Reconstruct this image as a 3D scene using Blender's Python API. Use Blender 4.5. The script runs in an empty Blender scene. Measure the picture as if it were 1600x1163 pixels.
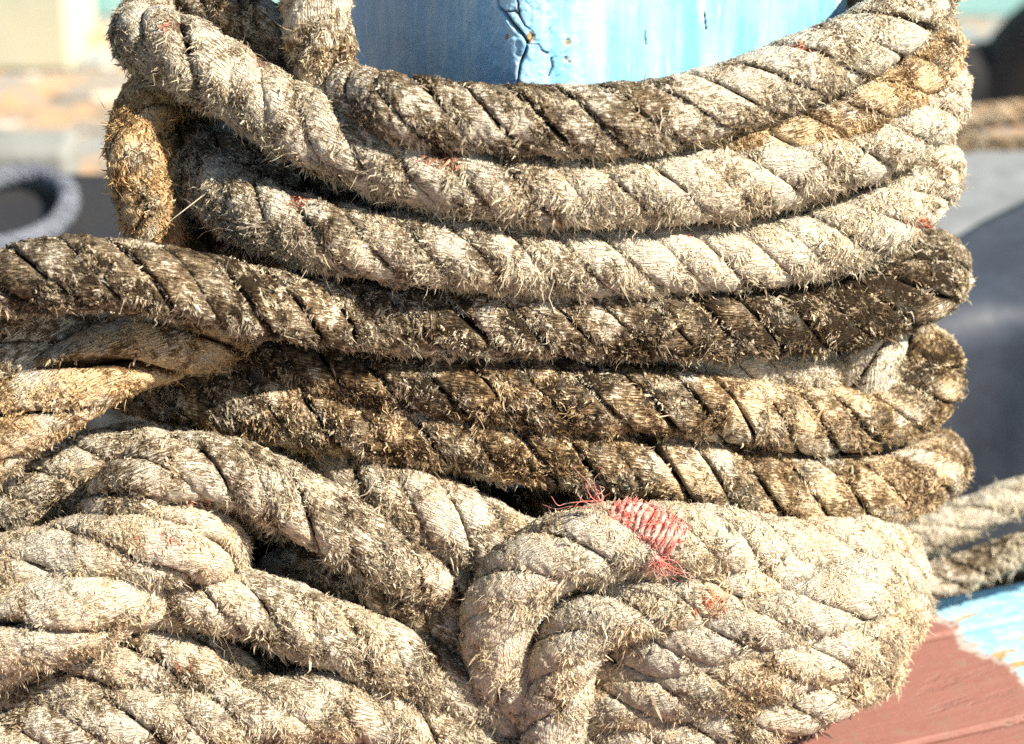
import bpy, math
import numpy as np
from mathutils import Vector

R = math.radians
scene = bpy.context.scene
col = scene.collection

# ------------------------------------------------------------------ camera, sky, sun, exposure
PITCH = R(25)
FOCUS = 1.6
cam_d = bpy.data.cameras.new('camera')
cam = bpy.data.objects.new('camera', cam_d)
col.objects.link(cam)
cam_d.sensor_width = 36
cam_d.lens = 90
cam_d.clip_start = 0.05
cam_d.clip_end = 400
cam.rotation_euler = (R(90) - PITCH, 0, 0)
cam_d.dof.use_dof = True
cam_d.dof.focus_distance = 1.58
cam_d.dof.aperture_fstop = 5.2
scene.camera = cam

SUN_EL, SUN_AZ = R(43), R(64)      # azimuth to the right of the direction back towards the camera
sun_dir = Vector((math.cos(SUN_EL) * math.sin(SUN_AZ), -math.cos(SUN_EL) * math.cos(SUN_AZ), math.sin(SUN_EL)))
sl = bpy.data.lights.new('sun', 'SUN')
sl.energy = 4.8
sl.angle = R(0.53)
sl.color = (1.0, 0.905, 0.775)
so = bpy.data.objects.new('sun', sl)
so.rotation_euler = (-sun_dir).to_track_quat('-Z', 'Y').to_euler()
so.location = (2, -2, 3)
col.objects.link(so)

w = bpy.data.worlds.new('World')
scene.world = w
w.use_nodes = True
nt = w.node_tree
bg = nt.nodes['Background']
sky = nt.nodes.new('ShaderNodeTexSky')
sky.sky_type = 'NISHITA'
sky.sun_disc = False
sky.sun_elevation = SUN_EL
sky.sun_rotation = math.atan2(sun_dir.x, sun_dir.y)
nt.links.new(sky.outputs[0], bg.inputs[0])
bg.inputs[1].default_value = 0.05

vs = scene.view_settings
vs.view_transform = 'Standard'
vs.look = 'None'
vs.exposure = 1.2
vs.gamma = 1.0
vs.use_curve_mapping = False
scene.cycles.use_denoising = False
scene.cycles.sample_clamp_indirect = 4
scene.cycles.max_bounces = 5
scene.cycles.diffuse_bounces = 3
scene.cycles.glossy_bounces = 2
scene.cycles.transmission_bounces = 2

# ------------------------------------------------------------------ picture point + distance -> place
S = 0.0004                  # metres per photo pixel at the focus distance
Y0 = 1.45
cp, sp = math.cos(PITCH), math.sin(PITCH)


def ray(u, v):
    a = (u - 800) * S / FOCUS
    t = -(v - 581.5) * S / FOCUS
    return np.array([a, cp + t * sp, -sp + t * cp])


def at_y(u, v, y):
    r = ray(u, v)
    return r * (y / r[1])


def at(u, v, d):            # d: photo pixels in front of the upright plane y = Y0
    return at_y(u, v, Y0 - d * S)


def at_z(u, v, z):
    r = ray(u, v)
    return r * (z / r[2])


# ------------------------------------------------------------------ numpy helpers
_rng0 = np.random.default_rng(7)
_TAB = _rng0.random((64, 64, 64)).astype(np.float32)


def vnoise(p, scale, off=0.0):
    q = p * scale + off
    i = np.floor(q).astype(np.int64)
    f = (q - i).astype(np.float32)
    f = f * f * (3 - 2 * f)
    i &= 63
    j = (i + 1) & 63
    x0, y0, z0 = i[..., 0], i[..., 1], i[..., 2]
    x1, y1, z1 = j[..., 0], j[..., 1], j[..., 2]
    fx, fy, fz = f[..., 0], f[..., 1], f[..., 2]
    a = _TAB[x0, y0, z0] * (1 - fx) + _TAB[x1, y0, z0] * fx
    b = _TAB[x0, y1, z0] * (1 - fx) + _TAB[x1, y1, z0] * fx
    c = _TAB[x0, y0, z1] * (1 - fx) + _TAB[x1, y0, z1] * fx
    d = _TAB[x0, y1, z1] * (1 - fx) + _TAB[x1, y1, z1] * fx
    return (a * (1 - fy) + b * fy) * (1 - fz) + (c * (1 - fy) + d * fy) * fz


def fnoise(p, scale, off=0.0):
    return 0.55 * vnoise(p, scale, off) + 0.28 * vnoise(p, scale * 2.1, off + 9.1) + 0.17 * vnoise(p, scale * 4.3, off + 3.7)


def unit(a):
    return a / np.maximum(np.linalg.norm(a, axis=-1, keepdims=True), 1e-12)


def spline(P, ds):
    P = np.asarray(P, float)
    Q = np.vstack([2 * P[0] - P[1], P, 2 * P[-1] - P[-2]])
    out = []
    for i in range(1, len(Q) - 2):
        p0, p1, p2, p3 = Q[i - 1:i + 3]
        t0 = 0.0
        t1 = t0 + max(np.linalg.norm((p1 - p0)[:3]), 1e-6) ** .5
        t2 = t1 + max(np.linalg.norm((p2 - p1)[:3]), 1e-6) ** .5
        t3 = t2 + max(np.linalg.norm((p3 - p2)[:3]), 1e-6) ** .5
        t = np.linspace(t1, t2, 40, endpoint=False)[:, None]
        A1 = (t1 - t) / (t1 - t0) * p0 + (t - t0) / (t1 - t0) * p1
        A2 = (t2 - t) / (t2 - t1) * p1 + (t - t1) / (t2 - t1) * p2
        A3 = (t3 - t) / (t3 - t2) * p2 + (t - t2) / (t3 - t2) * p3
        B1 = (t2 - t) / (t2 - t0) * A1 + (t - t0) / (t2 - t0) * A2
        B2 = (t3 - t) / (t3 - t1) * A2 + (t - t1) / (t3 - t1) * A3
        out.append((t2 - t) / (t2 - t1) * B1 + (t - t1) / (t2 - t1) * B2)
    C = np.vstack(out + [P[-1:]])
    L = np.concatenate([[0], np.cumsum(np.linalg.norm(np.diff(C[:, :3], axis=0), axis=1))])
    n = max(8, int(L[-1] / ds))
    s = np.linspace(0, L[-1], n)
    return np.stack([np.interp(s, L, C[:, k]) for k in range(C.shape[1])], 1), s


def frames(C):
    T = unit(np.gradient(C, axis=0))
    N = np.zeros_like(C)
    n = np.array([0, -1.0, 0.3])
    for i in range(len(C)):
        n = n - T[i] * n.dot(T[i])
        l = np.linalg.norm(n)
        n = n / l if l > 1e-6 else np.array([0, 0, 1.0])
        N[i] = n
    return T, N, np.cross(T, N)


def build_mesh(name, verts, loops, starts, attrs, mat):
    me = bpy.data.meshes.new(name)
    me.vertices.add(len(verts))
    me.vertices.foreach_set('co', np.ascontiguousarray(verts, np.float32).ravel())
    me.loops.add(len(loops))
    me.loops.foreach_set('vertex_index', np.ascontiguousarray(loops, np.int32))
    me.polygons.add(len(starts))
    me.polygons.foreach_set('loop_start', np.ascontiguousarray(starts, np.int32))
    for k, (typ, data) in attrs.items():
        a = me.attributes.new(k, typ, 'POINT')
        a.data.foreach_set({'FLOAT': 'value', 'FLOAT_VECTOR': 'vector', 'FLOAT_COLOR': 'color'}[typ],
                           np.ascontiguousarray(data, np.float32).ravel())
    me.update(calc_edges=True)
    me.materials.append(mat)
    return me


def grid_faces(n, m, wrap):
    i = np.arange(n - 1)[:, None]
    j = np.arange(m if wrap else m - 1)[None, :]
    j2 = (j + 1) % m
    q = np.stack([i * m + j, i * m + j2, (i + 1) * m + j2, (i + 1) * m + j], -1)
    return q.reshape(-1, 4)


def link(name, data, parent=None, loc=None):
    o = bpy.data.objects.new(name, data)
    col.objects.link(o)
    if loc is not None:
        o.location = loc
    if parent:
        o.parent = parent
    return o


def tag(o, label=None, cat=None, group=None, kind=None):
    for k, v in (('label', label), ('category', cat), ('group', group), ('kind', kind)):
        if v:
            o[k] = v


# ------------------------------------------------------------------ materials
class N:
    def __init__(s, name):
        s.m = bpy.data.materials.new(name)
        s.m.use_nodes = True
        s.t = s.m.node_tree
        s.b = s.t.nodes['Principled BSDF']

    def __call__(s, typ, ins=None, **kw):
        n = s.t.nodes.new('ShaderNode' + typ)
        for k, v in kw.items():
            setattr(n, k, v)
        for k, v in (ins or {}).items():
            s.put(n.inputs[k], v)
        return n

    def put(s, sock, v):
        if isinstance(v, bpy.types.NodeSocket):
            s.t.links.new(v, sock)
        else:
            sock.default_value = v

    def math(s, op, a, b=0.0, c=0.0, clamp=False):
        n = s('Math', {0: a, 1: b, 2: c}, operation=op, use_clamp=clamp)
        return n.outputs[0]

    def noise(s, vec, scale, detail=4, rough=.6):
        n = s('TexNoise', {'Vector': vec, 'Scale': scale, 'Detail': detail, 'Roughness': rough})
        return n.outputs['Fac']

    def mix(s, f, a, b, mode='MIX'):
        n = s('Mix', data_type='RGBA', blend_type=mode)
        s.put(n.inputs[0], f)
        s.put(n.inputs[6], a)
        s.put(n.inputs[7], b)
        return n.outputs[2]

    def ss(s, x, lo, hi):
        n = s('MapRange', {0: x, 1: lo, 2: hi}, interpolation_type='SMOOTHSTEP')
        return n.outputs[0]

    def attr(s, name):
        return s('Attribute', attribute_name=name)


def c4(r, g, b):
    return (r, g, b, 1)


def rope_material(name='weathered_rope', clean=(.71, .65, .515), mid=(.24, .18, .108), dirt=(.036, .024, .012), warm=(.52, .30, .11)):
    n = N(name)
    pos = n('NewGeometry').outputs['Position']
    yarn = n.attr('yarn').outputs['Vector']
    crown = n.attr('crown').outputs['Fac']
    da = n.attr('dirt').outputs['Fac']
    wa = n.attr('warm').outputs['Fac']
    tint = n.attr('tint').outputs['Color']
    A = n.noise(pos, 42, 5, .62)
    B = n.noise(pos, 240, 4, .65)
    Y = n.ss(n.noise(yarn, 1.0, 2, .6), .27, .73)                     # drawn-out yarn streaks
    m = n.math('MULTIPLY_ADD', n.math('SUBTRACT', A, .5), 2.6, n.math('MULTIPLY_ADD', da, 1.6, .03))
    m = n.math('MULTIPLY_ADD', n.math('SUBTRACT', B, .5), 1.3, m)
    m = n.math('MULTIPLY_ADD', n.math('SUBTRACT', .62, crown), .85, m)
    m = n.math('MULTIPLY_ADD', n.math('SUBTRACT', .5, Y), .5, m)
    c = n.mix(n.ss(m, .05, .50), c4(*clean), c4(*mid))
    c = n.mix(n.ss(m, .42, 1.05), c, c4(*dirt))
    W = n.noise(pos, 30, 4, .6)
    wm = n.math('MULTIPLY', wa, n.ss(n.math('MULTIPLY_ADD', wa, .16, W), .48, .70))
    c = n.mix(n.math('MULTIPLY', wm, .9), c, n.mix(1.0, c, c4(1.05, .83, .56), 'MULTIPLY'))
    g = n.noise(pos, 75, 3, .6)                       # greyer and greener weathering
    c = n.mix(n.math('MULTIPLY', n.ss(g, .56, .74), .5), c, c4(.22, .205, .165))
    v = n.math('MULTIPLY_ADD', Y, .42, .76)
    c = n.mix(1.0, c, n('CombineColor', {0: v, 1: v, 2: v}).outputs[0], 'MULTIPLY')
    c = n.mix(1.0, c, tint, 'MULTIPLY')
    n.put(n.b.inputs['Base Color'], c)
    n.b.inputs['Roughness'].default_value = .88
    n.b.inputs['Specular IOR Level'].default_value = .2
    h = n.math('ADD', n.math('MULTIPLY', Y, 1.0), n.math('MULTIPLY', B, .8))
    bump = n('Bump', {'Height': h, 'Strength': 1.0, 'Distance': .0019})
    n.put(n.b.inputs['Normal'], bump.outputs[0])
    tr = n('BsdfTranslucent', {'Color': c})
    mx = n('MixShader', {0: n.math('MULTIPLY', n.attr('fib').outputs['Fac'], .42), 1: n.b.outputs[0], 2: tr.outputs[0]})
    n.t.links.new(mx.outputs[0], n.t.nodes['Material Output'].inputs[0])
    return n.m


ROPE = rope_material()

PITCH_K = 2.65
NS = 4                      # strands laid up in each rope


def rope(name, label, pts, rad=56, seed=0, fuzz=1.0, dirt=.15, warm=.15, group=None, cat='rope', lay=(.50, .43), step=2.0, ring=36,  # dirt also stands in for shade on some ropes
         long_f=1.0, red=(), taper_ends=False, tw=1.0, mat=None, smooth=.8, raw3d=False, phase=0.0, wedge=.55, flk=.55, jit=5.0):
    """pts: (u, v, d[, dirt[, fuzz]]) along the centre line. A thing with three laid strands as parts, each with its loose fibres."""
    rng = np.random.default_rng(seed + 100)
    P = []
    for p in pts:
        p = list(p)
        xyz = list(p[:3]) if raw3d else list(at(*p[:3]))
        P.append(xyz + [p[3] if len(p) > 3 and p[3] is not None else dirt, p[4] if len(p) > 4 else fuzz])
    C, s = spline(P, step * S)
    dirt_shade_s, fuzz_s = C[:, 3], np.clip(C[:, 4], 0, 3)
    C = C[:, :3].copy()
    C += (np.stack([vnoise(C, 14, seed * 3.1 + k * 7) for k in range(3)], 1) - .5) * jit * 2 * S
    T, Nn, Bn = frames(C)
    Rm = rad * S * (1 + .10 * (vnoise(C, 18, seed + .3) - .5))
    if taper_ends:
        e = np.minimum(s, s[-1] - s) / (rad * S)
        Rm = Rm * np.sqrt(np.clip(.25 + e, 0.25, 1))
    n = len(C)
    base = at(*pts[len(pts) // 2][:3]) if not raw3d else np.array(pts[len(pts) // 2][:3])
    base = base + np.array([0, 0, -rad * S])
    root = link(name, None, loc=Vector(base))
    tag(root, label, cat, group)
    phi = np.linspace(0, 2 * math.pi, ring, endpoint=False)
    ptc = PITCH_K * 2 * rad * S / tw
    tot = []
    for k in range(NS):
        ang = phase + 2 * math.pi * (s / ptc + k / NS) + .9 * (vnoise(C, 9, seed) - .5) + .35 * (vnoise(C, 16, k * 13 + seed) - .5)
        er = np.cos(ang)[:, None] * Nn + np.sin(ang)[:, None] * Bn
        rc = Rm * (1 - lay[1]) * (1 + .05 * (vnoise(C, 25, k * 5 + seed + 40) - .5))
        SC = C + er * rc[:, None]
        ST = unit(np.gradient(SC, axis=0))
        er2 = unit(er - ST * (er * ST).sum(1, keepdims=True))
        eb = np.cross(ST, er2)
        wa, wb = lay[0], lay[1]
        cph, sph = np.cos(phi), np.sin(phi)
        # the outer side of a worn strand is a little flattened
        cc = np.sign(cph) * np.abs(cph) ** .85

        def surf(i, f):
            cphi, sphi = np.cos(f), np.sin(f)
            ccx = np.sign(cphi) * np.abs(cphi) ** .85
            V = SC[i] + er2[i] * (wb * Rm[i] * ccx)[..., None] + eb[i] * (wa * Rm[i] * sphi)[..., None]
            nn = unit(er2[i] * (cphi / wb)[..., None] + eb[i] * (sphi / wa)[..., None])
            if wedge <= 0:
                return V, nn
            # tightly laid: a sector of the rope with a narrow slit on either side
            g = np.abs(f) / (math.pi / 2)
            outer = g <= 1
            al = np.clip(f / (math.pi / 2), -1, 1) * math.radians(177.0 / NS)
            rho = np.where(outer, 1.0 - .045 * g ** 2 - .34 * g ** 14, .62 - .52 * np.clip(g - 1, 0, 1)) * Rm[i]
            t = ang[i] + al
            dr = Nn[i] * np.cos(t)[..., None] + Bn[i] * np.sin(t)[..., None]
            W = C[i] + dr * rho[..., None]
            return V * (1 - wedge) + W * wedge, unit(nn * (1 - wedge) + np.where(outer[..., None], dr, nn) * wedge)
        I = np.repeat(np.arange(n)[:, None], ring, 1)
        f0 = np.where(phi > math.pi, phi - 2 * math.pi, phi)
        V, NV = surf(I, np.broadcast_to(f0, (n, ring)))
        pch = np.clip((fnoise(V, 55, seed + 77) - .36) * 4.2, .06, 1.15)
        lump = (fnoise(V, 90, seed + k) - .5) * 6.5 + (vnoise(V, 330, seed + k) - .5) * 3.5 + (vnoise(V, 620, seed + k + 3) - .5) * (1.2 + 4.2 * pch)
        V = V + NV * (lump * S)[..., None]
        loc = V - C[:, None, :]
        sk = .35
        yx = (loc * Nn[:, None, :]).sum(-1)
        yy = (loc * Bn[:, None, :]).sum(-1)
        yarn = np.stack([np.repeat((s / (S * 15))[:, None], ring, 1), yx / (S * 2.7), yy / (S * 2.7)], -1)
        yarn = yarn + np.array([seed * 11.3, k * 31.7, 0])
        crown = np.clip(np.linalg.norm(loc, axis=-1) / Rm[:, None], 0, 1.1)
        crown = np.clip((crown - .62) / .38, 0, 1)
        verts = [V.reshape(-1, 3)]
        q = grid_faces(n, ring, True)
        loops = [q.ravel()]
        starts = [np.arange(len(q)) * 4]
        nv, nl = n * ring, q.size
        # end caps
        c0 = np.array([SC[0], SC[-1]])
        verts.append(c0)
        j = np.arange(ring)
        j2 = (j + 1) % ring
        t1 = np.stack([np.full(ring, nv), j2, j], 1)
        t2 = np.stack([np.full(ring, nv + 1), (n - 1) * ring + j, (n - 1) * ring + j2], 1)
        tt = np.vstack([t1, t2])
        loops.append(tt.ravel())
        starts.append(nl + np.arange(len(tt)) * 3)
        nl += tt.size
        nv += 2
        A_dirt_shade = [(dirt_shade_s[:, None] + (.22 + .35 * np.clip(dirt_shade_s, 0, .4))[:, None] * pch).ravel(), dirt_shade_s[[0, -1]]]  # matted dirt in fuzz patches, also standing in for shade between tufts
        A_crown = [crown.ravel(), np.zeros(2)]
        A_yarn = [yarn.reshape(-1, 3), np.zeros((2, 3))]
        A_tint = [np.ones((n * ring + 2, 4))]
        A_fib = [np.zeros(n * ring + 2)]
        # loose fibres, in tufts
        if fuzz > 0:
            length_px = s[-1] / S
            nt_ = int(length_px * rad / 56 * 11.0 * FUZZ)
            ti = rng.integers(1, n - 1, nt_)
            tphi = rng.normal(0, .95, nt_)
            tphi = tphi[np.abs(tphi) < 2.0]
            ti = ti[:len(tphi)]
            cphi, sphi = np.cos(tphi), np.sin(tphi)
            V0, N0 = surf(ti, tphi)
            worn = np.clip(1.25 - .75 * np.cos(tphi * .8) ** 2 * smooth, .1, 1.2)
            patch = np.clip((fnoise(V0, 55, seed + 77) - .40) * 5.5, .05, 1.2)
            dens = fuzz_s[ti] * worn * patch
            back = N0[:, 1] > .35
            dens = np.where(back, dens * .35, dens)
            keep = rng.random(len(ti)) < dens / 1.3
            ti, tphi = ti[keep], tphi[keep]
            m = rng.integers(3, 11, len(ti))
            fleck = rng.random(len(ti)) < flk
            idx = np.repeat(np.arange(len(ti)), m)
            nf = len(idx)
            fi = np.clip(ti[idx] + np.round(rng.normal(0, 1.3, nf)).astype(int), 0, n - 1)
            fph = tphi[idx] + rng.normal(0, .07, nf)
            cphi, sphi = np.cos(fph), np.sin(fph)
            V0, N0 = surf(fi, fph)
            # direction: coherent over a tuft
            fk = fleck[idx]
            a0 = (vnoise(V0, 45, seed + 5) * 2 - 1) * math.pi * 1.3
            ta = rng.normal(0, .6, len(ti))[idx]
            a = a0 + ta + rng.normal(0, .30, nf)
            Tt = T[fi]
            Bt = np.cross(N0, Tt)
            lift = np.clip(rng.gamma(2.0, .10, len(ti))[idx] + rng.normal(0, .12, nf), .02, 1.2)
            D = np.cos(a)[:, None] * Tt + np.sin(a)[:, None] * Bt
            D = unit(unit(D) + N0 * lift[:, None] + np.array([0, 0, -.38]))
            dn = (D * N0).sum(1, keepdims=True)
            D = unit(np.where(dn < .05, D + N0 * (.08 - dn), D))
            ln = np.clip(rng.lognormal(2.10, .38, nf), 4.5, 25) * S * rng.uniform(.75, 1.3, len(ti))[idx] * np.where(fk, .52, long_f)
            stray = rng.random(nf) < .006
            ln = np.where(stray, ln * rng.uniform(1.8, 3.2, nf), ln)
            wd = np.clip(rng.lognormal(.66, .40, nf), .8, 4.2) * rng.uniform(.8, 1.35, len(ti))[idx] * np.where(fk, 1.5, 1.0) * np.where(stray, .6, 1) * S
            side = unit(np.cross(D, N0 + rng.normal(0, .5, (nf, 3))))
            curl = unit(rng.normal(0, 1, (len(ti), 3)))[idx] * .95 + unit(rng.normal(0, 1, (nf, 3))) * .75 + np.array([0, 0, -.45]) - N0 * .22
            wav = np.cross(D, unit(rng.normal(0, 1, (nf, 3)))) * (.22 * ln)[:, None]
            p0 = V0 - N0 * (1.5 * S)
            ts = np.array([0, .27, .53, .78, 1.0])
            frq = rng.uniform(.7, 1.7, nf)
            pts_f = [p0 + D * (ln * t)[:, None] + curl * (ln * t * t * .55)[:, None] + wav * np.sin(2 * math.pi * t * frq)[:, None] for t in ts]
            ws = np.array([1.0, 1.0, .9, .65])
            fv = np.empty((nf, 9, 3))
            for q_ in range(4):
                hw = (wd * ws[q_] * .5)[:, None]
                fv[:, q_ * 2] = pts_f[q_] - side * hw
                fv[:, q_ * 2 + 1] = pts_f[q_] + side * hw
            fv[:, 8] = pts_f[4]
            o = nv + np.arange(nf)[:, None] * 9
            lp = np.concatenate([o + np.array([[0, 1, 3, 2]]), o + np.array([[2, 3, 5, 4]]), o + np.array([[4, 5, 7, 6]]), o + np.array([[6, 7, 8]])], 1)
            verts.append(fv.reshape(-1, 3))
            loops.append(lp.ravel())
            st = nl + np.arange(nf)[:, None] * 15 + np.array([[0, 4, 8, 12]])
            starts.append(st.ravel())
            nv += nf * 9
            nl += lp.size
            base_d = dirt_shade_s[fi] * .50 - .14 + rng.normal(0, .14, len(ti))[idx]
            A_dirt_shade.append(np.repeat(base_d, 9))
            A_crown.append(np.repeat(np.clip(rng.normal(.62, .2, nf), 0, 1), 9))
            yf = np.stack([s[fi] / (S * 30) + rng.uniform(0, 3, nf), rng.uniform(0, 60, nf), rng.uniform(0, 60, nf)], 1)
            A_yarn.append(np.repeat(yf, 9, 0))
            tv = np.clip(rng.normal(1.0, .16, nf) + rng.normal(0, .12, len(ti))[idx], .5, 1.4)
            tcol = np.stack([tv, tv * .985, tv * .95, np.ones(nf)], 1)
            for (ru, rv, rr) in red:             # stray red yarns in the lay
                rp = at(ru, rv, 0)
                dd = (V0 - np.array([0, 0, 0]))
                pu = 800 + dd[:, 0] / (dd[:, 1] * cp - dd[:, 2] * sp) * FOCUS / S
                pv = 581.5 - (dd[:, 1] * sp + dd[:, 2] * cp) / (dd[:, 1] * cp - dd[:, 2] * sp) * FOCUS / S
                hit = (np.hypot((pu - ru) / 1.7, pv - rv) < rr * (.5 + rng.random(nf))) & (N0[:, 1] < .1) & (rng.random(nf) < .7)
                tcol[hit, :3] *= np.array([1.1, .48, .40])
            A_tint.append(np.repeat(tcol, 9, 0))
            A_fib.append(np.ones(nf * 9))
        verts = np.vstack(verts) - base
        nvt = len(verts)
        D_ = np.concatenate(A_dirt_shade)
        attrs = {'dirt': ('FLOAT', D_), 'crown': ('FLOAT', np.concatenate(A_crown)),  # dirt attribute also carries shade stand-ins
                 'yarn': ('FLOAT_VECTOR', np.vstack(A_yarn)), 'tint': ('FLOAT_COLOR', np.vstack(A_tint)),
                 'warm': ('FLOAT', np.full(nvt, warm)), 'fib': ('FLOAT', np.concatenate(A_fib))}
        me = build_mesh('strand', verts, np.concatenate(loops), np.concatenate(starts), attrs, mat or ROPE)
        link('strand', me, root)
        tot.append(SC)
    return root, dict(C=C, s=s, T=T, strands=tot, base=base, Rm=Rm)


FUZZ = 1.0


def prism(poly, z0, z1):
    """outline poly [(x, y)] extruded from z0 to z1 -> verts, faces"""
    m = len(poly)
    v = [(x, y, z0) for x, y in poly] + [(x, y, z1) for x, y in poly]
    f = [tuple(range(m))[::-1], tuple(range(m, 2 * m))] + [(i, (i + 1) % m, (i + 1) % m + m, i + m) for i in range(m)]
    return v, f


def poly_obj(name, vf, mat, parent=None, bevel=0.0, seg=2, loc=None):
    me = bpy.data.meshes.new(name)
    v, f = vf
    if loc is not None:
        v = [(x - loc[0], y - loc[1], z - loc[2]) for x, y, z in v]
    me.from_pydata(v, [], f)
    me.update()
    me.materials.append(mat)
    o = link(name, me, parent, loc)
    if bevel:
        md = o.modifiers.new('bevel', 'BEVEL')
        md.width = bevel
        md.segments = seg
    return o


def join_vf(*vfs):
    V, F = [], []
    for v, f in vfs:
        o = len(V)
        V += list(v)
        F += [tuple(i + o for i in q) for q in f]
    return V, F


def paint_mat(name, base, dark, rust=None, scale=20, rough=.55, amount=.5, bump=.003):
    n = N(name)
    pos = n('NewGeometry').outputs['Position']
    a = n.noise(pos, scale, 6, .65)
    b = n.noise(pos, scale * 5, 4, .6)
    c = n.mix(n.math('MULTIPLY', n.ss(n.math('MULTIPLY_ADD', b, .35, n.math('MULTIPLY', a, .65)), .42, .62), amount), c4(*base), c4(*dark))
    if rust:
        r = n.noise(pos, scale * .7, 5, .7)
        c = n.mix(n.ss(r, .60, .70), c, c4(*rust))
    n.put(n.b.inputs['Base Color'], c)
    n.b.inputs['Roughness'].default_value = rough
    n.put(n.b.inputs['Normal'], n('Bump', {'Height': n.math('ADD', a, n.math('MULTIPLY', b, .4)), 'Strength': .6, 'Distance': bump}).outputs[0])
    return n.m


# ------------------------------------------------------------------ the setting: lower deck, raised boards
DECK_Z = -1.20
BOARD_Z = -0.95


def deck_material():
    n = N('old_deck_planks')
    pos = n('NewGeometry').outputs['Position']
    br = n('TexBrick', {'Vector': pos, 'Color1': c4(.30, .27, .23), 'Color2': c4(.20, .185, .165), 'Mortar': c4(.05, .045, .04), 'Scale': 1.0,
                        'Mortar Size': .006, 'Brick Width': 2.2, 'Row Height': .14, 'Bias': 0.0})
    a = n.noise(pos, 11, 6, .7)
    b = n.noise(pos, 6, 5, .65)
    e = n.noise(pos, 17, 4, .7)
    c = n.mix(n.ss(a, .46, .54), br.outputs[0], c4(.44, .29, .17))
    c = n.mix(n.ss(b, .53, .58), c, c4(.22, .26, .28))
    c = n.mix(n.ss(e, .60, .64), c, c4(.62, .58, .50))
    c = n.mix(n.ss(e, .40, .34), c, c4(.09, .08, .07))
    n.put(n.b.inputs['Base Color'], c)
    n.b.inputs['Roughness'].default_value = .8
    return n.m


deck = poly_obj('deck', ([(-30, -3, DECK_Z), (30, -3, DECK_Z), (30, 60, DECK_Z), (-30, 60, DECK_Z)], [(0, 1, 2, 3)]), deck_material())
tag(deck, kind='structure')


def boards_material():
    n = N('red_boards')
    pos = n('NewGeometry').outputs['Position']
    sep = n('SeparateXYZ', {0: pos})
    a = n.noise(pos, 60, 6, .7)
    st = n('Mapping', {'Vector': n('Mapping', {'Vector': pos, 'Rotation': (0, 0, -.37)}).outputs[0], 'Scale': (30, 260, 30)})
    g = n.noise(st.outputs[0], 1.0, 4, .6)
    red = n.mix(n.ss(g, .2, .8), c4(.25, .105, .08), c4(.29, .135, .105))
    red = n.mix(n.ss(a, .58, .70), red, c4(.26, .15, .11))
    # blue paint over the far edge, with a ragged limit and flaked patches
    w1 = n.noise(pos, 22, 5, .6)
    e = n.math('ADD', n.math('MULTIPLY_ADD', sep.outputs[0], .898, n.math('MULTIPLY', sep.outputs[1], .44)), n.math('MULTIPLY', n.math('SUBTRACT', w1, .5), .055))
    blue = n.mix(n.ss(a, .35, .65), c4(.20, .50, .68), c4(.36, .62, .72))
    fl = n.noise(n('Mapping', {'Vector': n('Mapping', {'Vector': pos, 'Rotation': (0, 0, -.5)}).outputs[0], 'Scale': (14, 70, 30)}).outputs[0], 1.0, 5, .65)
    blue = n.mix(n.ss(fl, .55, .58), blue, c4(.42, .28, .10))
    wr = n.noise(n('Mapping', {'Vector': n('Mapping', {'Vector': pos, 'Rotation': (0, 0, -.37)}).outputs[0], 'Scale': (40, 150, 40)}).outputs[0], 1.0, 6, .7)
    red = n.mix(n.math('MULTIPLY', n.ss(n.noise(pos, 48, 6, .75), .52, .68), .5), red, c4(.24, .17, .13))
    red = n.mix(n.ss(n.noise(pos, 420, 3, .7), .66, .74), red, c4(.09, .06, .05))
    blue = n.mix(n.ss(wr, .57, .63), blue, c4(.60, .66, .66))
    c = n.mix(n.ss(e, .991, .995), n.mix(n.ss(e, .984, .990), red, n.mix(n.ss(wr, .42, .5), red, c4(.42, .38, .33))), blue)
    n.put(n.b.inputs['Base Color'], c)
    n.b.inputs['Roughness'].default_value = .6
    h = n.math('ADD', n.math('MULTIPLY', g, .15), n.math('ADD', a, n.math('MULTIPLY', n.ss(fl, .60, .64), -1.0)))
    n.put(n.b.inputs['Normal'], n('Bump', {'Height': h, 'Strength': .5, 'Distance': .002}).outputs[0])
    return n.m


RB = boards_material()
planks = []
rot = .39
edges = [.72, .845, .97, 1.095, 1.22, 1.345, 1.470, 1.524]
for e0, e1 in zip(edges[:-1], edges[1:]):
    x0, x1 = -.75, 1.1
    e1 -= .0045
    planks.append(prism([(x0, e0 + x0 * rot), (x1, e0 + x1 * rot), (x1, e1 + x1 * rot), (x0, e1 + x0 * rot)], BOARD_Z - .04, BOARD_Z))
rd = poly_obj('raised_deck', join_vf(*planks), RB, bevel=.003)
tag(rd, kind='structure')

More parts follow.
